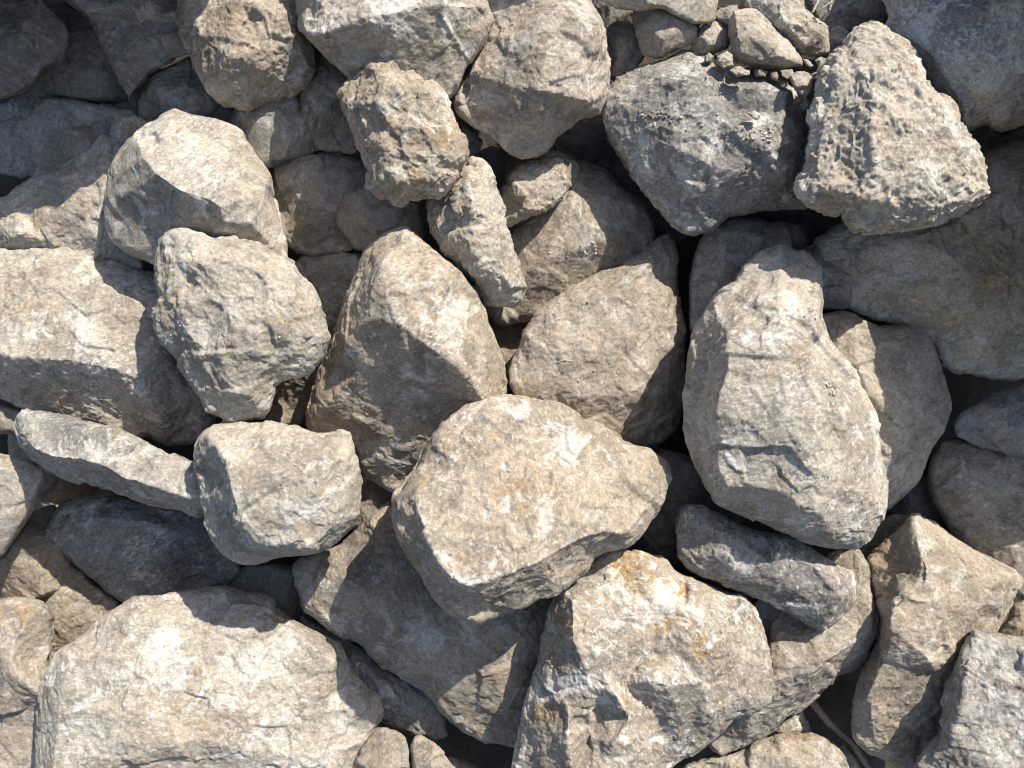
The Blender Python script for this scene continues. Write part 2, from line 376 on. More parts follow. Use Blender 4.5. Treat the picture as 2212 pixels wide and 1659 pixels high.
stone("boulder", "rock", "grey-brown boulder in half shade right of the white-faced boulder", -52, 'A',
 "1640,1010 1720,950 1800,905 1900,915 1960,940 2060,925 2150,940 2260,1000 2340,1100 2340,1250 2250,1400 2210,1570 1950,1600 1810,1570 1720,1450 1660,1230",
 pts="1820,960,30 2000,990,45 2200,1060,40 1760,1150,48 1960,1180,75 2100,1300,60 1900,1400,45 2000,1520,20 1780,1350,30", color=TAN, white=.35, crust=.7)
stone("rock", "rock", "rounded brown rock shaded under the knobbly tan rock", -10, 'B',
 "20,1290 60,1230 130,1180 230,1150 300,1130 450,1180 560,1250 590,1400 590,1520 450,1560 300,1560 210,1570 150,1550 110,1480 40,1410", color=WARM, white=.2, hmax=45)
stone("rock", "rock", "rough dark stone wedged between the heart-shaped rock and the tall ridged boulder", -60, 'P',
 "625,575 660,548 730,538 785,550 790,600 775,660 745,720 715,740 695,700 680,640 650,610", color=GREY, white=.3, crust=1.6)
stone("rock", "rock", "deep shadowed stone in the gap right of the heart-shaped rock", -120, 'P',
 "600,640 690,600 750,640 740,740 700,830 650,920 580,930 560,820", color=BROWN, white=.1)

# --- top middle
stone("boulder", "rock", "big blocky boulder at the top centre with a gritty sunlit crest and pointed foot", 60, 'B',
 "900,-150 1000,-150 1550,-130 1620,0 1680,90 1710,150 1720,280 1735,390 1725,500 1720,600 1670,700 1540,745 1430,820 1380,900 1300,960 1190,980 1130,960 1050,900 960,830 870,770 790,700 765,640 790,530 850,430 900,300 920,100",
 pts="880,440,45 980,405,62 1120,378,80 1200,250,92 1290,140,98 1380,75,98 1500,52,90 1640,130,66 1700,300,45 1000,230,22 1150,100,28 1300,-20,36 1450,-60,45 1350,330,112 1300,560,108 1560,620,80 1690,600,36 1550,350,96 960,640,50 1190,920,14 1100,800,42 1400,740,52 1250,700,80 1500,700,40 1080,520,88",
 ridges=[(0,1,2,3,4,5,6,7,8)], color=TAN, white=.5, crust=1.3, marks=[(1,1115,150,32,.8),(1,1125,220,26,.4),(2,1260,180,40,.5),(2,1220,110,50,.3)], e=12)
stone("rock", "rock", "knobbly tan rock with a pitted ochre-flecked crust, leaning under the top slab", 125, 'B',
 "65,570 100,500 180,440 230,370 260,345 390,345 450,400 540,470 580,520 650,515 700,560 725,590 730,680 780,790 830,870 858,960 850,1000 800,1050 760,1130 700,1200 680,1235 620,1215 560,1230 500,1240 440,1270 370,1240 300,1220 235,1170 225,1100 240,1060 190,960 160,900 150,810 110,730 75,660",
 pts="250,400,30 180,560,40 300,480,62 420,560,68 620,640,50 300,680,72 480,700,52 560,800,78 700,800,60 300,900,60 480,960,72 700,960,62 780,960,35 330,1100,50 500,1120,58 640,1100,48 440,1200,25 400,780,74 240,800,45 560,560,40",
 color=WARM, white=.6, crust=2.6, r=14, marks=[(0,890,385,26,.5),(0,960,300,22,.5),(0,850,280,30,.3)], e=12)
stone("rock", "rock", "small grey stone peeking out between the knobbly rock and the top centre boulder", -40, 'B',
 "720,760 770,735 820,735 880,790 950,880 930,950 880,990 800,990 760,900", color=GREY, white=.4)
stone("rock", "rock", "dark stone low behind the top end of the slim pitted rock", -110, 'B',
 "850,1000 920,940 1000,900 1100,920 1150,1000 1100,1150 1000,1200 900,1120", color=DARK, white=.2)
stone("rock", "rock", "slim pitted pale rock lying steeply with a loose chip stuck on its upper half", 62, 'B',
 "620,1240 680,1225 720,1180 760,1130 830,1010 870,990 930,1010 990,1040 1020,1100 1040,1180 1070,1260 1100,1400 1110,1500 1140,1600 1190,1720 1210,1800 1195,1870 1150,1905 1060,1910 980,1890 900,1790 850,1720 760,1620 700,1580 660,1500 630,1440 618,1340",
 pts="850,1060,30 960,1100,36 760,1180,40 850,1150,62 900,1300,78 990,1360,60 870,1380,66 700,1280,32 800,1500,58 720,1450,34 900,1500,68 1020,1500,50 900,1700,55 1040,1700,58 1130,1780,40 1050,1850,28 930,1620,66 1000,1250,45",
 color=PALE, white=.75, crust=2.2, r=13, e=12, marks=[(1,945,505,22,.5)])
stone("pebble", "pebble", "small loose grey chip resting on the upper half of the slim pitted rock", 120, 'B',
 "745,1270 790,1245 825,1280 830,1340 800,1370 765,1340", color=GREY, white=.6, hmax=12, e=8, vox=1.1)
stone("rock", "rock", "crumbly tan lump with rough broken top, right of the slim pitted rock", 0, 'B',
 "1040,1200 1065,1180 1120,1150 1110,1090 1180,1030 1330,995 1420,1000 1470,1040 1480,1130 1460,1200 1430,1260 1400,1290 1300,1320 1200,1360 1105,1420 1060,1440 1020,1300",
 color=WARM, white=.4, crust=2.8, hmax=55, e=20)
stone("rock", "rock", "small brown lump peeping out behind the crumbly tan one", -28, 'B',
 "1250,980 1340,925 1430,940 1480,970 1540,1010 1560,1080 1530,1150 1470,1200 1350,1100", color=BROWN, white=.3, crust=1.8)
stone("rock", "rock", "dark rock in shade just above the crumbly tan lump", -95, 'P',
 "1055,430 1062,375 1095,345 1180,325 1250,340 1230,420 1140,460", color=BROWN, white=.2)
stone("boulder", "rock", "large smooth brown boulder mostly in shade behind the slim pitted rock", -75, 'P',
 "1060,520 1095,480 1130,450 1200,380 1250,345 1310,365 1340,400 1390,440 1415,480 1420,540 1370,590 1300,630 1230,660 1150,690 1080,700 1040,660 1050,590",
 pts="1130,500,50 1230,430,70 1320,430,55 1180,560,75 1300,520,70 1250,600,40 1130,640,35 1380,500,30 1080,620,25", color=BROWN, white=.35, crust=.7, marks=[(2,1240,450,26,.7),(2,1290,500,20,.5)])
stone("rock", "rock", "black-shadowed stone in the gap between the ridged boulder and the pointed slab", -150, 'P',
 "1030,690 1100,670 1170,660 1150,740 1130,800 1110,900 1050,820", color=BROWN, white=.1)

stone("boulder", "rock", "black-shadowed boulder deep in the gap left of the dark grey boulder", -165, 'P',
 "1170,280 1290,190 1400,220 1500,330 1540,480 1440,540 1330,450 1220,400", color=DARK, white=.15, hmax=30)  # filler boulder added to keep sunlight off the ground in this gap
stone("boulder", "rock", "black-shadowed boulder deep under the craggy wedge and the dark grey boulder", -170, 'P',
 "1560,440 1700,420 1880,440 1900,540 1760,600 1620,560", color=DARK, white=.15, hmax=30)  # another added filler, so the gap here stays dark
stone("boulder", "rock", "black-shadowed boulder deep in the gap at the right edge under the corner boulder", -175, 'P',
 "1980,260 2120,220 2300,240 2320,380 2150,420 2000,380", color=DARK, white=.15, hmax=30)  # added filler that keeps the right-edge gap dark
# --- top right
stone("rock", "rock", "pale smooth rock cut off by the top edge above the little stones", 75, 'P',
 "1270,-80 1290,0 1330,18 1380,25 1430,22 1480,45 1500,55 1530,55 1545,42 1552,0 1545,-80", color=PALE, white=.5, crust=.7, hmax=45)
stone("rock", "rock", "blocky brown stone hanging under the pale rock of the top edge", 35, 'P',
 "1365,20 1400,10 1440,10 1480,25 1515,40 1505,90 1470,105 1420,128 1385,118 1372,80", color=TAN, white=.3, hmax=40)
stone("rock", "rock", "shaded brown stone left of the blocky stone, against the top centre boulder", 0, 'P',
 "1300,70 1335,40 1375,50 1390,100 1395,120 1372,150 1345,178 1322,172 1300,130", color=BROWN, white=.2)
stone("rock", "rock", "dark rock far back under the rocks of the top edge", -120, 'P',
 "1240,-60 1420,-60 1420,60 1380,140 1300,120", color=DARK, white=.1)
stone("rock", "rock", "small gritty stone between the blocky stone and the angular buff one", 45, 'C',
 "130,330 150,250 180,200 220,150 290,105 380,140 400,230 370,300 270,345 160,375", color=TAN, white=.4, crust=1.6, vox=1.5)
stone("rock", "rock", "little crumbled stone behind the angular buff one at the top edge", 55, 'C',
 "285,95 330,45 400,30 470,-5 500,60 450,120 370,160 300,125", color=PALE, white=.4, crust=1.8, vox=1.5)
stone("rock", "rock", "angular buff stone with a sharp corner lying on the big dark boulder", 90, 'C',
 "380,130 400,60 470,50 540,50 590,90 640,150 700,210 770,280 832,370 828,412 700,432 600,425 500,410 400,385 385,300 370,200",
 pts="410,90,25 540,90,34 430,230,45 600,250,55 720,350,42 440,330,42 560,370,44 700,395,30", color=PALE, white=.35, crust=.8, vox=1.8, e=10)
stone("rock", "rock", "pale sunlit rock behind the angular buff stone, with a notched lower edge", 55, 'C',
 "470,-150 450,20 500,120 640,200 700,280 780,340 840,352 920,350 1000,330 1000,240 990,160 900,90 850,50 840,-150",
 pts="560,0,40 700,20,55 850,120,45 940,200,40 760,180,55 860,290,36 700,100,50 900,330,12 970,300,15", color=PALE, white=.5, crust=1.4, vox=2)
stone("rock", "rock", "small round grey stone in shade left of the craggy wedge's peak", 0, 'C',
 "985,230 1010,175 1060,155 1115,190 1150,260 1120,320 1040,360 1000,340", color=GREY, white=.3, vox=1.8)
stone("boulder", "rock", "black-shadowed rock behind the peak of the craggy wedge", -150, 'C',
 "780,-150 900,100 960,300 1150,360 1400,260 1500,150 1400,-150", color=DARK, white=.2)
stone("boulder", "rock", "big dark grey boulder with white swirls under the little stones", 35, 'P',
 "1300,200 1330,170 1380,145 1430,128 1480,112 1540,120 1600,150 1680,170 1730,200 1770,250 1810,330 1820,400 1790,440 1700,455 1640,458 1580,468 1540,500 1490,508 1450,485 1400,425 1350,355 1310,295 1295,240",
 pts="1360,220,55 1460,170,88 1530,160,92 1570,190,90 1580,235,78 1640,185,90 1700,200,80 1690,250,92 1560,262,105 1600,275,112 1650,310,112 1694,367,112 1720,280,70 1740,350,66 1560,370,92 1480,330,95 1420,300,72 1500,430,52 1600,410,62 1700,420,48 1380,330,38 1470,470,22 1650,245,74",
 ridges=[(8,9,10,11)], thick=330, color=(.24,.226,.205), white=.7, crust=1.3, marks=[(2,1530,300,22,.8),(2,1550,390,24,.6),(2,1490,380,20,.5),(2,1480,160,34,.6),(2,1660,200,30,.4),(1,1620,230,40,.6),(1,1640,340,30,.4)], r=20)
stone("pebble", "pebble", "rounded tan pebble perched where the dark grey boulder meets the craggy wedge", 130, 'C',
 "750,470 800,440 850,440 900,480 897,560 860,612 820,600 775,545", color=WARM, white=.3, hmax=18, vox=1.2)
stone("pebble", "pebble", "tiny tan pebble just below the rounded tan pebble", 120, 'C',
 "818,652 860,608 890,632 882,672 840,692", color=WARM, white=.3, hmax=8, e=6, vox=1)
stone("pebble", "pebble", "little grey lump of grit on the dark boulder's crest, left of the buff stone", 122, 'C',
 "295,350 365,315 400,345 405,410 345,435 305,400", color=TAN, white=.2, crust=2, hmax=14, vox=1.2)
stone("pebble", "pebble", "flat lump of grit under the left end of the angular buff stone", 134, 'C',
 "370,440 430,412 505,442 500,475 420,475", color=TAN, white=.2, crust=2, hmax=8, vox=1.2)
stone("pebble", "pebble", "thin pale shard at the right tip of the angular buff stone", 122, 'C',
 "832,360 870,368 912,408 888,426 850,402", color=GREY, white=.8, hmax=6, e=5, vox=1)
stone("pebble", "pebble", "tan angular chip in the dirt just below the angular buff stone's middle", 108, 'C',
 "520,440 570,425 620,445 605,480 545,478", color=TAN, white=.3, crust=1.5, hmax=8, e=6, vox=1.1)
stone("pebble", "pebble", "long flat chip below the buff stone, between the tan chip and the clod", 106, 'C',
 "628,452 668,440 700,470 690,510 640,490", color=BROWN, white=.3, crust=1.5, hmax=8, e=6, vox=1.1)
stone("pebble", "pebble", "small square chip left of the rounded tan pebble", 106, 'C',
 "690,520 725,505 748,530 735,560 700,550", color=WARM, white=.3, hmax=8, e=6, vox=1.1)
stone("pebble", "pebble", "pointed grey chip between the small gritty stone and the dark boulder's crest", 100, 'C',
 "215,345 250,325 285,350 270,395 225,390", color=GREY, white=.4, crust=1.5, hmax=10, e=6, vox=1.1)
stone("pebble", "pebble", "grey chip wedged under the notched pale rock, right of the thin shard", 92, 'C',
 "905,375 945,350 990,372 985,420 930,425", color=GREY, white=.3, crust=1.5, hmax=12, e=6, vox=1.2)
stone("pebble", "pebble", "brown chip just right of the rounded tan pebble, by the craggy wedge", 100, 'C',
 "880,455 925,440 940,480 905,505", color=BROWN, white=.3, crust=1.5, hmax=10, e=6, vox=1.2)
stone("pebble", "pebble", "brown clod under the right end of the angular buff stone", 110, 'C',
 "690,440 770,425 790,470 740,500 700,480", color=BROWN, white=.2, hmax=10, vox=1.2)
stone("pebble", "pebble", "crumbs of stone lying in the hollow of the dark grey boulder", 148, 'C',
 "480,700 540,690 580,710 560,760 520,740", color=GREY, white=.5, crust=2, hmax=8, e=6, vox=1)
stone("boulder", "rock", "craggy triangular wedge with a pitted sunlit face, at the upper right", 210, 'C',
 "1110,250 1150,200 1220,160 1270,150 1330,165 1390,220 1480,270 1520,350 1560,420 1585,520 1640,580 1720,620 1780,690 1810,770 1850,830 1900,920 1950,1030 1975,1110 2000,1200 1970,1240 1900,1280 1800,1330 1640,1370 1560,1400 1400,1430 1220,1455 1150,1410 1080,1320 1020,1335 960,1290 880,1260 820,1190 820,1130 860,1040 870,940 860,850 880,800 860,720 910,650 940,560 930,520 960,430 1000,370 1040,310 1100,270",
 pts="1180,240,24 1290,220,34 1390,260,36 1440,330,42 1460,470,44 1520,540,46 1640,640,46 1730,760,44 1790,950,42 1910,990,36 1050,440,38 1180,420,52 1250,520,72 1300,650,78 1150,600,52 1020,620,36 980,760,40 1150,760,56 1250,820,78 1400,850,66 1550,800,58 930,1000,40 1100,1000,52 1150,900,58 1300,1050,74 1500,1000,70 1700,1050,60 1850,1150,44 930,1150,44 1060,1180,62 1200,1240,66 1400,1250,64 1600,1220,62 1800,1250,34 1100,1290,28 1250,1390,24 1500,1360,30 1700,1320,22 1380,560,48",
 ridges=[(11,12,13)], slant=(0, 0.08), color=PALE, white=.7, crust=3.0, r=12, e=14)
stone("boulder", "rock", "lichen-dark mottled boulder filling the top right corner", 30, 'C',
 "1260,-200 1350,40 1370,110 1350,160 1400,250 1480,330 1550,430 1600,560 1700,640 1780,720 1820,800 1860,825 1960,780 2080,810 2150,790 2330,760 2500,600 2500,-200",
 pts="1450,60,40 1550,260,60 1750,100,95 1900,350,100 2000,560,85 1850,680,55 2100,700,50 2250,400,100 1700,450,75 2200,0,110", color=(.47,.45,.40), white=1.2, crust=.9, r=22,
 marks=[(2,1950,50,60,1.1),(2,2100,130,80,1.0),(2,2190,60,60,1.1),(2,1990,190,60,1.0),(2,2120,240,70,.8),(1,2080,40,90,.85),(1,1980,40,50,.5),(0,2120,60,60,.25)])
stone("boulder", "rock", "massive brown boulder at the right edge in the craggy wedge's shadow", -45, 'P',
 "1760,520 1800,490 1850,470 1920,440 2060,400 2110,335 2150,320 2190,300 2240,285 2360,400 2360,700 2280,800 2200,822 2120,812 2055,800 2035,785 2015,745 1950,710 1880,690 1830,670 1780,640",
 pts="1850,540,40 1960,520,70 2100,460,85 2200,400,90 1900,620,40 2000,640,65 2130,600,95 2250,600,95 2080,720,60 2180,760,45 2050,760,25 2150,350,50", color=(.46,.40,.31), white=.6, crust=1.2, r=24,
 marks=[(0,2150,590,55,.5),(1,2110,590,40,.4)])
stone("rock", "rock", "dark sliver of rock at the right edge above the massive brown boulder", -75, 'P',
 "2130,330 2170,295 2212,262 2300,250 2330,320 2200,340", color=DARK, white=.3)
stone("boulder", "rock", "grey-brown shaded rock behind the top left of the tall pale boulder", -45, 'P',
 "1485,720 1492,600 1503,540 1530,490 1575,465 1640,468 1700,490 1720,560 1660,660 1590,700 1545,730",
 pts="1520,560,30 1570,500,55 1640,510,50 1560,600,55 1520,660,20 1600,620,45", color=GREY, white=.4, crust=.6)
stone("rock", "rock", "small rounded dark rock under the craggy wedge's lower left corner", -80, 'P',
 "1630,490 1680,474 1725,480 1748,510 1745,545 1700,560 1640,540", color=DARK, white=.2)
stone("rock", "rock", "round-edged grey stone in shade right of the tall boulder's top", -45, 'P',
 "1710,540 1740,532 1790,530 1838,555 1862,590 1853,645 1825,670 1770,668 1730,640", color=GREY, white=.3, hmax=40, crust=.6)

# --- left
stone("rock", "rock", "dark corner of rock at the left edge above the long slab", -60, 'P',
 "-60,860 0,870 45,885 55,915 30,935 -60,950", color=DARK, white=.2)
stone("boulder", "rock", "huge tan and white boulder at the left edge with a dark rugged lower face", -45, 'P',
 "-90,545 0,530 60,525 140,523 200,545 260,565 300,580 370,600 430,700 440,800 460,890 457,915 440,945 400,962 360,965 320,945 270,960 180,940 120,900 60,885 0,862 -90,830",
 pts="-40,755,95 35,771,104 104,774,108 194,785,112 243,792,112 299,819,104 316,851,96 335,890,78 0,600,58 100,570,50 200,580,52 300,640,62 50,680,80 200,690,88 330,740,84 420,850,50 -30,830,40 100,850,50 200,880,46 300,915,36 400,930,22 380,820,72 270,860,66 150,820,78",
 ridges=[(0,1,2,3,4,5,6,7)], color=PALE, white=.7, crust=1.3, r=22, marks=[(0,60,660,60,.25),(1,20,700,26,.6),(1,120,860,90,.25),(1,370,860,60,.25),(2,220,790,70,.6)])
stone("boulder", "rock", "heart-shaped pale rock with a lumpy pitted face, left of the centre", 150, 'P',
 "345,520 370,503 400,497 440,500 455,512 500,510 540,520 580,545 632,569 655,600 673,618 694,663 703,700 712,729 694,778 665,803 642,816 595,830 590,855 583,882 562,903 520,910 486,908 455,890 427,854 400,815 370,770 345,740 333,711 334,665 345,640 335,611 338,583",
 pts="400,520,34 375,560,36 350,650,26 380,620,46 395,660,52 440,560,56 410,610,42 500,560,58 560,580,54 620,600,40 640,640,54 660,720,50 640,760,48 480,640,60 520,680,68 560,720,70 600,700,66 600,640,62 410,720,52 440,760,50 500,700,76 480,760,66 470,820,46 440,800,32 500,840,52 540,860,44 560,810,48 480,880,24 600,790,42 430,500,22 455,720,48",
 ridges=[(19,20,21)], color=PALE, white=.5, crust=1.6, r=13, e=12, marks=[(0,610,700,30,.12)])
stone("rock", "rock", "long narrow slab with a square-cut face sloping down to the squarish block", 80, 'D',
 "95,1010 140,965 240,960 400,1000 550,1040 650,1060 690,1050 760,1090 900,1160 1050,1230 1150,1280 1300,1340 1330,1600 1225,1640 1100,1590 900,1560 700,1480 550,1440 400,1400 280,1330 200,1260 120,1190 92,1100",
 pts="130,1120,30 200,1205,52 320,1262,62 500,1275,66 620,1310,68 760,1390,68 900,1430,66 1090,1490,60 1250,1520,50 170,1010,26 400,1060,36 560,1100,42 680,1090,50 800,1180,50 1000,1280,46 1200,1370,44 640,1190,52 800,1260,42 680,1220,58",
 ridges=[(0,1,2,3,4,5,6,7,8)], color=GREY, white=.7, crust=.9, e=8, r=9, marks=[(1,150,930,50,.7),(2,260,960,30,.7),(2,120,990,30,.5)])
stone("boulder", "rock", "sunlit tan rock at the left edge with a round nose, under the long slab", 0, 'P',
 "-90,960 0,979 40,985 80,998 98,1020 94,1045 78,1070 65,1110 50,1135 25,1175 5,1200 -90,1230", color=PALE, white=.4, crust=.5, pts="-40,1000,50 30,1020,52 55,1060,40 20,1110,45 -40,1150,50", r=14)
stone("rock", "rock", "dark stone deep under the long slab", -230, 'P', "20,930 100,960 200,1010 260,1080 200,1140 80,1120 20,1020", color=BROWN, white=.1)
stone("rock", "rock", "brown stone in shadow below the sunlit rock at the left edge", -120, 'P',
 "-60,1230 0,1200 60,1110 120,1090 150,1200 180,1270 20,1320 -60,1320", color=BROWN, white=.1)
stone("boulder", "rock", "dark shadowed boulder with white lime smears under the long slab and block", -100, 'G',
 "265,190 300,130 340,50 400,0 600,-30 900,-10 1230,50 1400,200 1480,350 1500,440 1400,520 1150,640 850,680 750,620 680,570 600,500 480,400 420,330 330,310 280,250",
 pts="340,180,40 600,100,55 900,120,60 450,320,40 620,300,58 830,440,48 980,330,60 1150,200,50 1100,450,25 750,480,25 1300,350,25", color=BLUE, white=.6, crust=.7,
 marks=[(2,290,1190,30,.7),(2,340,1160,30,.6),(1,410,1200,50,.9)], r=18)
stone("boulder", "rock", "squarish pale block with a dark left side, resting on the long slab", 155, 'P',
 "425,960 440,935 460,918 500,910 570,905 600,915 640,925 700,940 740,930 755,935 765,965 775,1000 780,1060 778,1110 765,1135 740,1165 710,1185 660,1195 610,1200 560,1215 520,1216 480,1195 455,1165 440,1130 430,1080 424,1020",
 pts="455,941,48 479,976,72 496,1000,84 500,1052,88 515,1098,86 524,1128,82 537,1180,54 597,1172,58 677,1172,54 740,1120,46 520,940,44 600,945,48 700,970,56 750,1000,42 600,1020,80 680,1070,80 600,1110,80 440,1050,12 455,1120,14 500,1190,10 735,1060,58 550,1140,76",
 ridges=[(0,1,2,3,4,5,6,7,8,9)], color=PALE, white=.6, crust=1.1, r=10, e=8, marks=[(2,480,980,24,.5),(1,490,1110,24,.5)])
stone("rock", "rock", "brownish rock in shade above the huge bottom left boulder's left shoulder", -130, 'G',
 "0,640 100,540 200,470 300,425 470,415 600,520 740,610 760,700 650,800 550,900 420,980 350,1100 200,1150 50,1000",
 pts="250,520,35 400,560,45 600,650,35 330,750,45 250,900,25", color=BROWN, white=.4)
stone("boulder", "rock", "tan and rusty rock at the left edge beside the huge bottom left boulder", 10, 'G',
 "-250,590 0,610 100,600 200,605 280,640 320,720 320,790 330,880 310,1000 330,1150 350,1300 340,1800 -250,1800",
 pts="60,650,30 230,680,38 290,800,25 100,850,62 60,1000,70 200,1160,66 40,1080,70 250,1000,15 120,1300,30 200,1500,15 0,1450,30", color=TAN, white=.5, crust=1.0, marks=[(0,40,1310,40,.45)])
stone("rock", "rock", "dark stone in the gap between squarish block and huge bottom left boulder", -110, 'G',
 "1330,560 1430,470 1520,400 1660,385 1850,400 1950,520 2000,650 1950,800 1700,780 1450,700", color=DARK, white=.2)

# --- centre
stone("boulder", "rock", "tall ridged boulder left of centre with a pyramid peak and gritty dark front", 52, 'P',
 "875,490 900,505 935,540 980,570 1020,620 1045,660 1060,700 1080,745 1092,780 1097,810 1095,850 1080,920 980,990 920,1030 880,1058 850,1062 820,1047 790,1032 775,1010 765,970 720,960 680,940 662,920 660,895 675,850 700,780 715,730 740,650 770,590 790,540 830,505",
 pts="870,508,56 828,575,108 800,640,120 788,690,118 841,656,134 852,687,138 904,733,146 973,778,138 1010,820,112 1043,862,84 940,590,96 990,700,104 1060,800,62 740,760,84 700,880,50 720,920,30 780,800,86 850,830,86 920,880,66 850,960,46 800,920,50 850,1040,8 900,980,38 950,680,118 770,680,96 1030,760,92",
 ridges=[(0,1,2,3),(1,4,5,6,7,8,9)], slant=(0, -0.22), color=WARM, white=.55, crust=1.0, r=15, e=12,
 marks=[(2,860,600,34,.5),(2,950,650,30,.6),(2,935,720,30,.6),(1,920,780,45,.5),(1,820,850,70,.4),(0,925,670,30,.4),(0,720,820,50,.3),(1,770,740,30,.4)])
stone("boulder", "rock", "slab with a sharp upper point, dusty face half covered by a shadow, right of centre", -25, 'P',
 "1445,503 1455,520 1465,560 1465,610 1475,660 1485,710 1480,760 1478,830 1480,880 1460,930 1430,958 1400,968 1360,960 1300,980 1200,960 1115,900 1100,830 1098,800 1105,780 1125,745 1135,710 1160,675 1220,630 1280,600 1330,575 1390,540 1425,510",
 pts="1430,540,44 1440,640,66 1455,740,58 1370,600,72 1280,640,70 1200,680,56 1150,740,44 1300,740,86 1400,780,76 1220,780,84 1350,851,84 1250,860,76 1160,830,56 1440,880,38 1400,940,16 1330,910,50 1140,790,36 1200,720,72 1450,820,52",
 slant=(-0.35, 0), color=TAN, white=.3, crust=1.1, r=14, e=14, marks=[(0,1140,850,30,.35),(0,1300,920,40,.25),(2,1430,560,36,.4)])
stone("boulder", "rock", "big central boulder with a flat sunlit top and a dark chiselled underside", 150, 'P',
 "850,1100 852,1070 880,1035 907,1000 915,965 935,935 956,913 1010,875 1046,862 1095,851 1150,858 1210,875 1250,900 1303,920 1355,955 1407,969 1442,1000 1454,1035 1439,1062 1428,1104 1407,1130 1385,1165 1355,1187 1310,1195 1285,1205 1269,1232 1235,1262 1199,1288 1165,1298 1112,1319 1040,1345 1008,1342 970,1322 939,1291 907,1236 876,1187 855,1142",
 pts="911,1128,72 928,1170,84 956,1222,92 977,1250,94 1015,1266,92 1095,1238,94 1165,1212,94 1234,1172,90 1303,1144,80 1350,1150,60 1400,1090,48 950,960,38 1050,900,38 1150,890,42 1250,930,48 1350,990,48 1420,1020,34 900,1060,44 1000,1020,66 1100,1000,66 1200,1020,70 1300,1060,72 1000,1140,88 1100,1130,90 1200,1110,88 880,1140,28 930,1240,38 975,1300,24 1040,1320,14 1150,1280,20 1230,1230,34",
 ridges=[(0,1,2,3,4,5,6,7,8,9,10)], slant=(-0.16, 0.2), color=WARM, white=.7, crust=1.1, r=12, e=8,
 marks=[(0,1150,1030,90,.22),(0,930,1020,40,.3),(2,1150,950,90,.2),(2,960,1000,50,.4),(1,1100,1290,60,.5)])
stone("rock", "rock", "brown stone in the narrow gap between the block and the big central boulder", -60, 'P',
 "760,1000 830,1040 880,1060 870,1120 800,1140 750,1150", color=BROWN, white=.2)
stone("boulder", "rock", "dark brown mottled boulder lying in shade under the big central boulder", -30, 'P',
 "850,1085 800,1105 770,1140 740,1175 700,1190 650,1205 632,1225 635,1260 650,1290 660,1320 713,1364 779,1392 828,1448 875,1472 921,1493 949,1534 991,1576 1043,1604 1112,1616 1180,1600 1230,1450 1240,1300 1180,1230 1000,1150 900,1090",
 pts="800,1130,40 720,1210,45 760,1260,60 680,1260,40 807,1291,72 900,1310,62 1015,1350,84 1060,1440,74 1100,1540,44 900,1400,66 1100,1360,78 1170,1400,60 860,1430,42 960,1500,44 1010,1570,22 740,1340,36 850,1200,60 1030,1330,84",
 color=BROWN, white=.5, crust=.9, marks=[(1,780,1230,50,.8),(1,900,1250,50,.5),(1,850,1340,50,.3),(2,700,1250,26,.5),(0,700,1270,30,.3),(1,1050,1440,30,.4)], r=18)
stone("boulder", "rock", "dark rock in the gap below right of the big central boulder", -95, 'P',
 "1350,960 1440,965 1500,1000 1560,1050 1620,1110 1560,1180 1500,1240 1350,1220 1330,1100", color=BROWN, white=.2)
stone("boulder", "rock", "white-crusted boulder stained ochre on top, with a spur at its foot, bottom centre", 85, 'P',
 "1300,1187 1340,1190 1380,1190 1430,1215 1480,1245 1540,1270 1575,1285 1600,1285 1635,1310 1650,1350 1658,1400 1665,1470 1660,1510 1640,1530 1600,1545 1565,1580 1540,1600 1500,1630 1450,1655 1430,1700 1420,1780 1095,1780 1110,1640 1125,1570 1140,1500 1165,1420 1180,1330 1200,1290 1230,1250 1260,1230",
 pts="1212,1272,48 1236,1300,86 1236,1378,96 1262,1430,100 1272,1478,92 1310,1205,30 1400,1230,40 1500,1270,44 1600,1310,36 1630,1400,34 1560,1340,62 1480,1320,62 1400,1290,58 1320,1260,54 1330,1340,72 1420,1360,58 1400,1410,54 1450,1420,66 1350,1400,86 1300,1440,92 1480,1390,70 1560,1450,64 1400,1470,94 1440,1480,92 1520,1470,74 1545,1540,60 1600,1500,48 1480,1570,52 1440,1620,30 1350,1480,60 1331,1500,104 1360,1550,96 1380,1620,74 1330,1600,100 1300,1540,58 1270,1600,52 1220,1520,84 1180,1500,40 1170,1620,50 1225,1600,92 1240,1680,80 1320,1700,90 1195,1400,46 1410,1540,50 1310,1640,84 1230,1550,90",
 ridges=[(0,1,2,3,4),(22,23,24,25),(30,31,32)], color=TAN, white=.95, crust=1.3, r=13, e=8,
 marks=[(0,1370,1250,55,1.3),(0,1440,1305,55,1.3),(0,1330,1230,35,.7),(0,1520,1390,32,.9),(0,1200,1440,28,.7),(0,1185,1540,28,.6),(0,1220,1340,26,.5),(2,1280,1380,40,.3),(2,1440,1490,40,.5),(1,1480,1560,50,.5),(0,1350,1510,22,.4)])
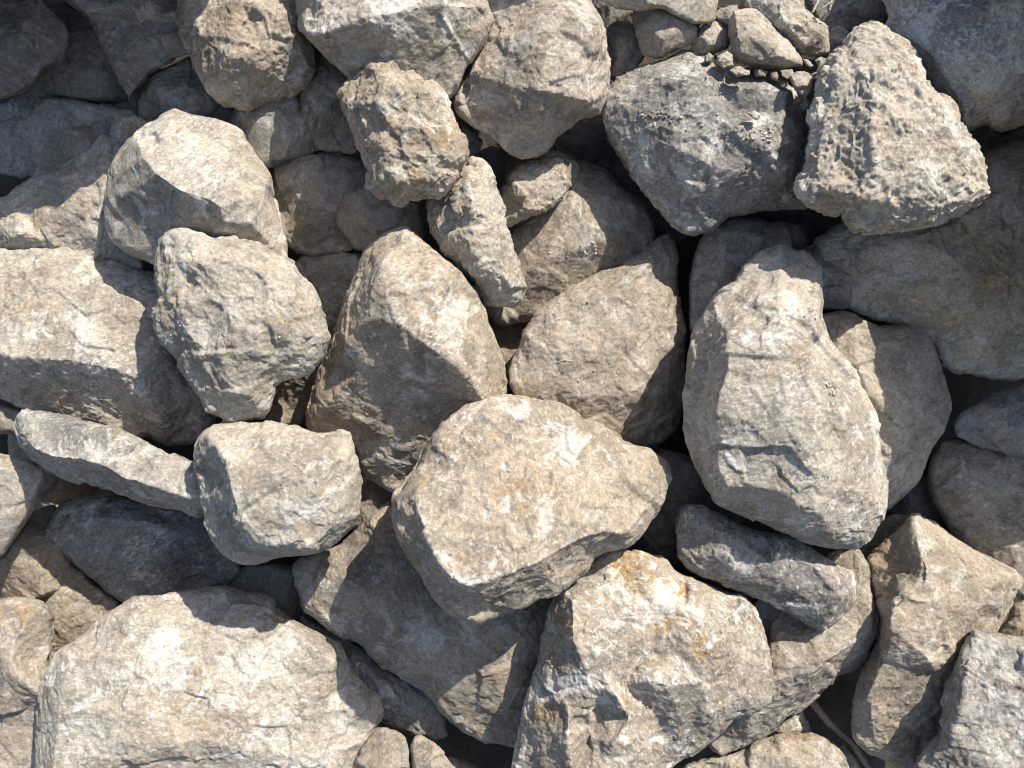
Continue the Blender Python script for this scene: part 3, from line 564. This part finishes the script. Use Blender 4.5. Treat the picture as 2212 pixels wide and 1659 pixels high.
stone("boulder", "rock", "huge pale boulder in the bottom left with a big curved shadow on its top", 18, 'P',
 "285,1285 350,1283 430,1272 490,1266 530,1280 580,1285 593,1300 592,1315 640,1345 700,1375 735,1390 750,1420 765,1450 790,1480 815,1500 830,1535 825,1550 800,1590 780,1640 765,1800 65,1800 80,1600 85,1500 100,1450 130,1400 180,1370 220,1330 250,1310",
 pts="300,1310,34 250,1345,40 280,1345,50 330,1393,70 410,1392,66 500,1362,62 585,1335,54 420,1320,34 500,1300,34 650,1375,60 720,1430,58 780,1520,46 150,1420,44 130,1500,60 118,1600,64 112,1700,64 250,1420,72 300,1480,78 450,1470,76 600,1480,74 700,1540,64 250,1600,84 400,1600,82 550,1620,80 700,1640,66 95,1480,26 200,1500,74 92,1600,28",
 ridges=[(2,3,4,5,6),(12,13,14,15)], slant=(-0.18, 0.04), color=PALE, white=.75, crust=1.1, r=14, e=12,
 marks=[(2,230,1480,90,.2),(2,330,1390,50,.3),(0,420,1550,120,.16),(2,570,1580,110,.4),(2,180,1600,60,.5),(1,130,1480,30,.3)])
stone("rock", "rock", "blue-grey shaded rock between the huge bottom left boulder and the brown mottled one", -90, 'H',
 "-200,700 0,800 130,850 250,960 420,1080 640,1180 720,1350 740,1460 640,1510 430,1430 310,1390 100,1400 -100,1300", color=BLUE, white=.5, pts="0,950,30 150,1000,50 350,1150,60 500,1300,45 350,1320,35 200,1250,40")
stone("rock", "rock", "small tan stone at the bottom edge right of the huge bottom left boulder", -10, 'H',
 "120,1680 200,1520 290,1405 400,1425 460,1460 485,1540 510,1800 100,1800", color=TAN, white=.4, hmax=40)
stone("rock", "rock", "small brown finger of stone at the bottom edge beside the black gap", -15, 'H',
 "495,1520 520,1465 560,1455 650,1500 740,1590 840,1750 520,1800 505,1620", color=TAN, white=.3, hmax=30)
stone("rock", "rock", "dark stone at the bottom edge in the black gap", -110, 'H',
 "720,1570 850,1610 960,1650 1100,1700 1100,1850 760,1850", color=BROWN, white=.1)

# --- right
stone("boulder", "rock", "grey rock in shade with a dusty face, right behind the tall pale boulder", -15, 'P',
 "1740,690 1790,678 1820,672 1870,685 1900,705 1960,705 2000,712 2025,745 2035,790 2045,840 2048,900 2040,930 2010,980 1995,1020 1960,1060 1915,1100 1860,1080 1800,900 1740,780",
 pts="1830,700,34 1900,740,48 1990,740,36 1850,780,60 1980,830,62 2020,880,36 1950,930,66 1900,1000,56 1960,1010,36 1880,850,64", color=(.38,.335,.27), white=.5, crust=1.1, r=12, e=14)
stone("boulder", "rock", "tall pear-shaped pale boulder with a white-streaked front, right of centre", 122, 'P',
 "1690,525 1740,545 1770,580 1776,640 1775,680 1785,720 1810,760 1845,800 1862,840 1890,890 1905,950 1912,1020 1917,1090 1905,1130 1880,1170 1850,1185 1800,1186 1760,1175 1700,1150 1650,1130 1590,1105 1545,1085 1520,1050 1500,1010 1483,960 1475,900 1473,860 1480,820 1490,750 1510,690 1540,640 1580,610 1600,580 1640,545",
 pts="1690,560,26 1650,600,40 1545,685,52 1600,660,66 1680,640,80 1760,645,44 1690,730,104 1572,720,88 1575,790,98 1553,860,96 1548,900,92 1560,950,80 1520,980,44 1620,1000,88 1665,1020,86 1650,930,98 1600,900,104 1620,1050,78 1570,1050,76 1550,1010,72 1690,990,96 1700,900,116 1760,900,118 1750,1000,112 1760,1100,92 1740,1160,40 1820,850,84 1870,950,66 1885,1080,48 1830,1050,84 1800,1150,50 1850,1160,28 1700,1100,76 1640,1110,40 1510,850,34 1500,920,24 1740,760,98 1760,700,64 1680,850,112 1690,1060,92",
 ridges=[(2,3,4),(4,6,21,22,23,24),(7,8,9,10)], slant=(0, 0.06), color=PALE, white=.75, crust=1.0, r=13, e=10,
 marks=[(1,1600,970,46,.7),(1,1660,1020,34,.6),(2,1680,720,40,.7),(2,1720,850,50,.6),(2,1740,1020,34,.9),(2,1560,1040,34,.6),(2,1745,1120,40,.6),(0,1700,1060,26,.5),(0,1720,760,30,.2),(1,1600,760,26,.3)])
stone("rock", "rock", "dark smooth rock at the right edge, upper one of the pair below the massive boulder", -30, 'F',
 "1775,1050 1830,980 1920,930 2050,850 2212,800 2400,800 2400,1200 2300,1290 2212,1262 2100,1250 1980,1220 1870,1180 1790,1130", color=BLUE, white=.3, crust=.5, hmax=50)
stone("boulder", "rock", "brown shaded boulder at the right edge, lower one of the pair", -65, 'P',
 "2003,1040 2010,1000 2035,955 2080,945 2120,955 2180,970 2320,980 2340,1280 2260,1340 2200,1290 2130,1230 2080,1180 2040,1130 2018,1085", 
 pts="2040,1000,35 2080,990,50 2160,1040,62 2250,1080,70 2100,1080,60 2180,1160,55 2070,1100,40 2200,1240,40", color=BROWN, white=.4, crust=.6, r=18)
stone("rock", "rock", "black-shadowed stone between the grey dusty rock and the pair at the right edge", -150, 'P',
 "1900,1040 2000,980 2080,1000 2090,1120 1990,1160 1900,1160", color=DARK, white=.1)
stone("rock", "rock", "dark blue stone tucked between the tall boulder's foot and the split tan rock", -85, 'P',
 "1830,1190 1880,1130 1920,1110 1990,1110 1960,1170 1900,1230 1850,1240", color=BLUE, white=.3, hmax=25)
stone("rock", "rock", "narrow tan stone sliver at the right edge above the bottom right boulder", -50, 'I',
 "2000,830 2100,740 2140,650 2230,600 2400,600 2400,950 2200,930 2050,900", color=BROWN, white=.2)
stone("boulder", "rock", "tall split tan rock with a pyramid ridge and pitted right face, lower right", 5, 'I',
 "1230,350 1310,290 1400,200 1500,90 1560,78 1620,120 1750,190 1900,290 2030,370 2150,440 2170,480 2140,600 2080,740 2030,830 1950,950 1900,1100 1850,1300 1800,1450 1650,1600 1530,1680 1350,1620 1210,1540 1150,1480 1130,1350 1150,1200 1200,1050 1270,900 1300,820 1310,750 1280,620 1260,480",
 pts="1530,130,42 1560,280,76 1605,420,92 1600,500,98 1470,600,104 1390,680,106 1380,790,104 1500,880,100 1630,990,92 1720,930,78 1800,880,64 2100,480,44 1900,450,62 1900,650,74 1750,400,74 1750,650,88 1330,600,22 1350,420,28 1450,400,44 1330,1000,70 1270,1350,48 1250,1200,58 1450,1250,48 1600,1250,46 1400,1550,24 1200,1400,20 2050,650,50 1480,1050,62 1300,1500,24 1700,1100,46 1380,540,44",
 ridges=[(0,1,2,3,4,5,6,7,8,9,10)], color=WARM, white=.4, crust=1.2, r=12, e=10,
 marks=[(0,1890,1200,60,.35),(0,1880,1400,50,.3),(1,1960,1250,20,.1),(2,1990,1180,20,.8),(1,1990,1500,60,.4)])
stone("boulder", "rock", "grey rough boulder in the bottom right corner", 70, 'I',
 "1850,880 1855,850 1900,800 2000,815 2100,840 2250,860 2500,900 2500,1900 1480,1900 1530,1650 1580,1540 1680,1430 1720,1330 1710,1260 1730,1150 1790,1030 1820,940",
 pts="1930,850,26 2100,930,40 2212,920,48 1860,1000,34 1850,1150,56 2050,1100,66 2150,1050,46 2212,1150,70 1820,1300,60 2000,1350,62 2150,1450,66 1750,1550,52 1950,1600,74 1650,1600,34 2250,1700,80", color=GREY, white=.6, crust=1.8, r=12, marks=[(2,2170,1620,50,.4)])
stone("boulder", "rock", "buff dusty rock with a dark layered lower edge, under the grey spotted slab", 0, 'I',
 "1000,330 1170,290 1220,340 1265,400 1275,460 1265,540 1290,620 1330,720 1343,790 1300,860 1220,990 1150,1040 1040,1080 1010,1110 960,1160 900,1230 830,1290 740,1340 650,1430 500,1520 400,1560 330,1590 250,1520 250,1350 350,1200 500,900 500,640 600,560 800,560",
 pts="1180,340,30 1200,480,46 1230,600,55 1270,760,48 1250,830,52 1120,900,66 980,990,72 900,1050,74 760,1080,76 640,1120,74 500,1260,60 1000,850,62 850,850,62 750,1000,74 700,900,56 620,700,10 600,850,12 1050,780,60 700,1250,42 850,1200,36 500,1450,28 1150,980,28 1000,1070,26",
 ridges=[(4,5,6,7,8,9,10)], color=TAN, white=.35, crust=1.4, r=11, e=8, marks=[(1,1760,1470,50,.4),(1,1650,1560,50,.35)])
stone("rock", "rock", "small grey-white stone under the layered rock at the bottom", -70, 'I',
 "600,1480 700,1380 830,1285 870,1370 885,1440 860,1500 700,1540", color=PALE, white=.6, crust=1.2, hmax=30)
stone("rock", "rock", "tan rock with an ochre rim cut by the bottom edge, left of the twig", -25, 'I',
 "20,1720 100,1640 280,1570 400,1560 480,1540 520,1500 620,1460 740,1440 880,1440 980,1470 1050,1530 1110,1600 1140,1700 1140,1850 20,1850",
 pts="300,1620,30 520,1560,45 700,1500,45 900,1500,45 1050,1600,36 700,1600,60 500,1680,55 900,1700,60", color=TAN, white=.5, crust=1.6, marks=[(0,1730,1590,34,.7)])
stone("rock", "rock", "small rounded rusty-edged stone beside the twig at the bottom edge", -50, 'I',
 "1030,1520 1090,1500 1150,1560 1200,1650 1230,1850 1130,1850 1080,1650", color=TAN, white=.5, hmax=18, marks=[(0,1800,1640,20,.5)])
stone("rock", "rock", "long grey spotted slab slanting below the tall pale boulder", 78, 'I',
 "40,120 60,40 130,22 250,50 350,90 440,150 540,180 640,190 740,200 860,270 960,330 1080,400 1150,440 1180,540 1165,620 1110,700 1040,770 960,815 880,770 780,710 640,640 520,590 400,540 310,510 200,460 120,410 60,350 45,250",
 pts="120,90,28 300,180,48 450,230,56 690,250,62 640,400,58 760,330,64 900,400,58 1060,480,54 1080,600,48 980,720,28 200,350,40 400,420,50 560,500,42 800,560,48 900,640,36 350,330,54 1120,520,30 680,330,74 1040,560,56",
 ridges=[(3,17,5,6,7)], color=(.25,.23,.205), white=.8, crust=1.0, r=10, e=10, marks=[(2,1690,1200,40,.4),(2,1500,1110,30,.5),(1,1730,1290,40,.4),(0,1830,1300,14,.5)])

# ---------------------------------------------------------------- unseen boulders added past the frame to cast shade into it
stone("boulder", "rock", "tall boulder higher on the heap, beyond the top left corner", 300, 'P',
 "-500,-30 -100,-45 100,-45 190,-45 310,-140 540,-330 560,-560 0,-600 -500,-500", color=GREY, thick=330, hmax=60, vox=6)  # unseen, outlined so its shadow covers the top left rocks
stone("boulder", "rock", "tall boulder higher on the heap, above the top centre", 300, 'P',
 "1099,-657 1159,-440 1220,-367 1341,-355 1425,-440 1461,-657 1300,-760", color=GREY, thick=330, hmax=40, vox=6)  # unseen, shaped to shade the left side of the top centre boulder
stone("boulder", "rock", "tall boulder beyond the right edge beside the craggy wedge", 300, 'P',
 "2260,346 2255,480 2265,600 2332,782 2550,840 2900,800 2950,-40 2560,-50 2430,10 2340,120 2310,240", color=BROWN, thick=330, hmax=50, vox=6)  # unseen, put here to shade the rocks along the right edge
stone("boulder", "rock", "tall boulder beyond the top right corner", 300, 'P',
 "2140,-440 2135,-130 2190,-50 2300,-25 2500,-60 2900,-60 2950,-600 2300,-700", color=GREY, thick=330, hmax=50, vox=6)  # unseen, added to shade the top right corner boulder
# ---------------------------------------------------------------- the bank under the heap
def soil_material():
    m = bpy.data.materials.new("dark_soil"); m.use_nodes = True; nt = m.node_tree
    bs = nt.nodes["Principled BSDF"]; tc = nt.nodes.new("ShaderNodeTexCoord")
    a = noise(nt, tc.outputs['Object'], 9, 8, .65, .3)
    c = mix(nt, ramp(nt, a, .35, .65), (.045, .037, .028), (.09, .075, .058)); nt.links.new(c, bs.inputs['Base Color'])
    bs.inputs['Roughness'].default_value = .95
    bp = nt.nodes.new("ShaderNodeBump"); bp.inputs['Distance'].default_value = .03; nt.links.new(noise(nt, tc.outputs['Object'], 30, 8, .7), bp.inputs['Height'])
    nt.links.new(bp.outputs[0], bs.inputs['Normal']); return m

def place(px, py, z):
    k = (DIST - z) / DIST
    return ORIGIN + U * ((px - CX) * k * S) + V * ((CY - py) * k * S) + N * (z * S)

def build_ground():
    # a bank of soil: flat land, the slope, flat land again, one sheet reaching far out
    us = np.concatenate([[-400, -60, -12], np.linspace(-4, 4, 81), [12, 60, 400]])
    vs = np.concatenate([[-400, -60, -12, -5], np.linspace(-3, 3, 61), [5, 12, 60, 400]])
    off = -400 * S
    verts = []
    for v in vs:
        for u in us:
            vv = max(-3.0, min(3.6, v))
            p = ORIGIN + V * vv + N * off
            y = p.y + (v - vv); x = u
            n = vnoise(np.array([[u * 1.7, v * 1.7, 3.3]]), 5)[0] * .05 + vnoise(np.array([[u * 5.1, v * 5.1, 1.3]]), 6)[0] * .02
            verts.append((x, y, p.z + n))
    nu = len(us); faces = [(j * nu + i, j * nu + i + 1, (j + 1) * nu + i + 1, (j + 1) * nu + i) for j in range(len(vs) - 1) for i in range(nu - 1)]
    me = bpy.data.meshes.new("ground"); me.from_pydata(verts, [], faces); me.materials.append(soil_material())
    me.polygons.foreach_set("use_smooth", [True] * len(faces))
    o = bpy.data.objects.new("ground", me); col.objects.link(o); o["kind"] = "structure"
build_ground()

# ---------------------------------------------------------------- twigs and dry stalks
def wood_material(c1, c2):
    m = bpy.data.materials.new("dry_wood"); m.use_nodes = True; nt = m.node_tree; bs = nt.nodes["Principled BSDF"]
    tc = nt.nodes.new("ShaderNodeTexCoord"); a = noise(nt, tc.outputs['Object'], 90, 6, .7, .4)
    nt.links.new(mix(nt, ramp(nt, a, .35, .65), c1, c2), bs.inputs['Base Color']); bs.inputs['Roughness'].default_value = .85
    bp = nt.nodes.new("ShaderNodeBump"); bp.inputs['Distance'].default_value = .003; nt.links.new(a, bp.inputs['Height']); nt.links.new(bp.outputs[0], bs.inputs['Normal'])
    return m
def on_surface(px, py, lift=2):
    dg = bpy.context.evaluated_depsgraph_get(); o = cam.matrix_world.translation; d = (place(px, py, 0) - o).normalized()
    ok, loc, nor, _, ob, _ = bpy.context.scene.ray_cast(dg, o, d)
    return (px, py, (loc - ORIGIN).dot(N) / S + lift)
def stick(name, cat, label, path, r0, r1, mat, seed=1, group=None):
    rng = random.Random(seed); P = [place(*p) for p in path]; Q = []
    for i in range(len(P) - 1):
        k = 8
        for j in range(k): Q.append(P[i].lerp(P[i + 1], j / k))
    Q.append(P[-1]); n = len(Q); seg = 9; vs = []; fs = []
    for i, q in enumerate(Q):
        t = (Q[min(i + 1, n - 1)] - Q[max(i - 1, 0)]).normalized(); a = t.cross(Vector((.2, .3, .9))).normalized(); b = t.cross(a)
        rr = (r0 + (r1 - r0) * i / (n - 1)) * S * rng.uniform(.88, 1.12); q = q + a * rng.uniform(-.15, .15) * rr
        for j in range(seg):
            an = j * 6.2832 / seg; w = rr * (1 + .12 * math.sin(3 * an + i)); vs.append(q + a * math.cos(an) * w + b * math.sin(an) * w)
    for i in range(n - 1):
        for j in range(seg): fs.append((i * seg + j, i * seg + (j + 1) % seg, (i + 1) * seg + (j + 1) % seg, (i + 1) * seg + j))
    fs.append(tuple(reversed(range(seg)))); fs.append(tuple((n - 1) * seg + j for j in range(seg)))
    c = sum(vs, Vector()) / len(vs)
    me = bpy.data.meshes.new(name); me.from_pydata([v - c for v in vs], [], fs); me.materials.append(mat)
    me.polygons.foreach_set("use_smooth", [True] * len(fs)); me.update()
    o = bpy.data.objects.new(name, me); col.objects.link(o); o.location = c; o["label"] = label; o["category"] = cat
    if group: o["group"] = group
    return o
WOOD = wood_material((.20, .155, .115), (.34, .275, .21)); STRAW = wood_material((.45, .38, .28), (.55, .49, .39))
def I(x, y, z): return (1444 + x * .3472, 1083 + y * .3472, z)
def C(x, y, z): return (1444 + x * .3472, y * .3472, z)
stick("stick", "stick", "thick dry brown stick poking out of the black gap at the bottom right", [I(880, 1235, -70), I(1010, 1390, -50), I(1150, 1510, -40), I(1210, 1600, -40), I(1290, 1720, -45)], 9, 6, WOOD)
stick("dry_stalk", "stalk", "bent dry pale stalk at the top edge, nearest the dark hollow", [C(965, 125, 85), C(1000, 70, 110), C(1018, -10, 120), C(1030, -60, 125)], 2.6, 3.2, STRAW, 2)
stick("dry_stalk", "stalk", "long thin crossing pale stalk at the top edge between its neighbours", [C(920, 90, 110), C(960, 50, 120), C(1010, 15, 125), C(1035, -40, 125)], 1.4, 1.7, STRAW, 3)
stick("dry_stalk", "stalk", "short straight pale stalk at the top edge beside the pale sunlit rock", [C(895, 80, 130), C(925, 20, 132), C(948, -50, 135)], 2.2, 2.6, STRAW, 4)
stick("dry_stalk", "stalk", "thin straw lying on the dusty face of the pointed slab", [on_surface(1206, 782), on_surface(1220, 778), on_surface(1234, 779)], 1.3, 1.0, STRAW, 5)
stick("dry_stalk", "stalk", "pale splinter lying in the gap between the two pebbles and the craggy wedge", [on_surface(1758, 171, 3), on_surface(1776, 161, 3)], 3.2, 1.6, STRAW, 6)

# ---------------------------------------------------------------- loose grit lying on the ledges
def build_grit():
    """crumbs dropped onto the stones along the slope normal: too many and too small to count"""
    bpy.context.view_layer.update(); dg = bpy.context.evaluated_depsgraph_get(); rng = random.Random(11)
    spots = [(1260, 700, 90, 110, 4), (1400, 800, 60, 40, 3), (1865, 790, 26, 70, 4), (1880, 850, 18, 30, 4.5), (1690, 195, 60, 20, 4.5), (1560, 140, 70, 24, 4), (1480, 118, 50, 30, 4.5),
             (1760, 190, 24, 40, 5), (1170, 200, 30, 26, 3.5), (1330, 450, 60, 30, 3.5), (1240, 470, 50, 30, 3.5), (1690, 1390, 70, 40, 4),
             (950, 960, 90, 40, 3), (1640, 60, 60, 26, 4), (1000, 1280, 200, 60, 2.5), (600, 1040, 120, 70, 2.5), (500, 700, 130, 110, 2.6), (1800, 980, 90, 90, 2.4), (400, 1500, 240, 90, 2.4),
             (200, 680, 160, 70, 2.8), (850, 900, 110, 90, 2.8), (1400, 1330, 100, 60, 3), (1600, 1480, 60, 60, 3), (400, 330, 90, 60, 2.4), (1990, 1230, 60, 50, 2.8), (1830, 650, 40, 16, 3)]
    vs = []; fs = []; D = -N
    for (x, y, sx, sy, r) in spots:
        for _ in range(26):
            px, py = x + rng.gauss(0, sx * .5), y + rng.gauss(0, sy * .5)
            o = place(px, py, 420); ok, loc, nor, _, ob, _ = bpy.context.scene.ray_cast(dg, o, D)
            if not ok or ob.name.startswith("ground") or nor.dot(N) < .6 or (loc - ORIGIN).dot(N) > 420 * S: continue
            rr = r * S * rng.choice((.35, .45, .5, .6, .8, 1.1)); b = len(vs)
            m = Matrix.Rotation(rng.random() * 6.3, 3, Vector((rng.random(), rng.random(), rng.random() + .1)))
            sc3 = (rng.uniform(.7, 1.5), rng.uniform(.6, 1.1), rng.uniform(.4, .8))
            for q in ((1, 1, -.8), (1.1, -1, -.9), (-1, -.9, -1), (-.9, 1.1, -.7), (.8, .5, .9), (.5, -.9, 1), (-.8, -.6, .7), (-.5, .9, 1.1)):
                p = m @ Vector([q[i] * sc3[i] * rng.uniform(.75, 1.1) for i in range(3)]); vs.append(loc + nor * rr * .35 + p * rr * .7)
            for f in ((0, 1, 2, 3), (7, 6, 5, 4), (0, 4, 5, 1), (1, 5, 6, 2), (2, 6, 7, 3), (3, 7, 4, 0)): fs.append(tuple(b + i for i in f))
    me = bpy.data.meshes.new("grit"); me.from_pydata([v - ORIGIN for v in vs], [], fs); me.materials.append(STONE)
    o = bpy.data.objects.new("grit", me); col.objects.link(o); o.location = ORIGIN; o.color = (.36, .31, .25, .5); o["kind"] = "stuff"
    o["label"] = "loose grit and crumbs of stone scattered over the ledges of the rocks"; o["category"] = "grit"
build_grit()
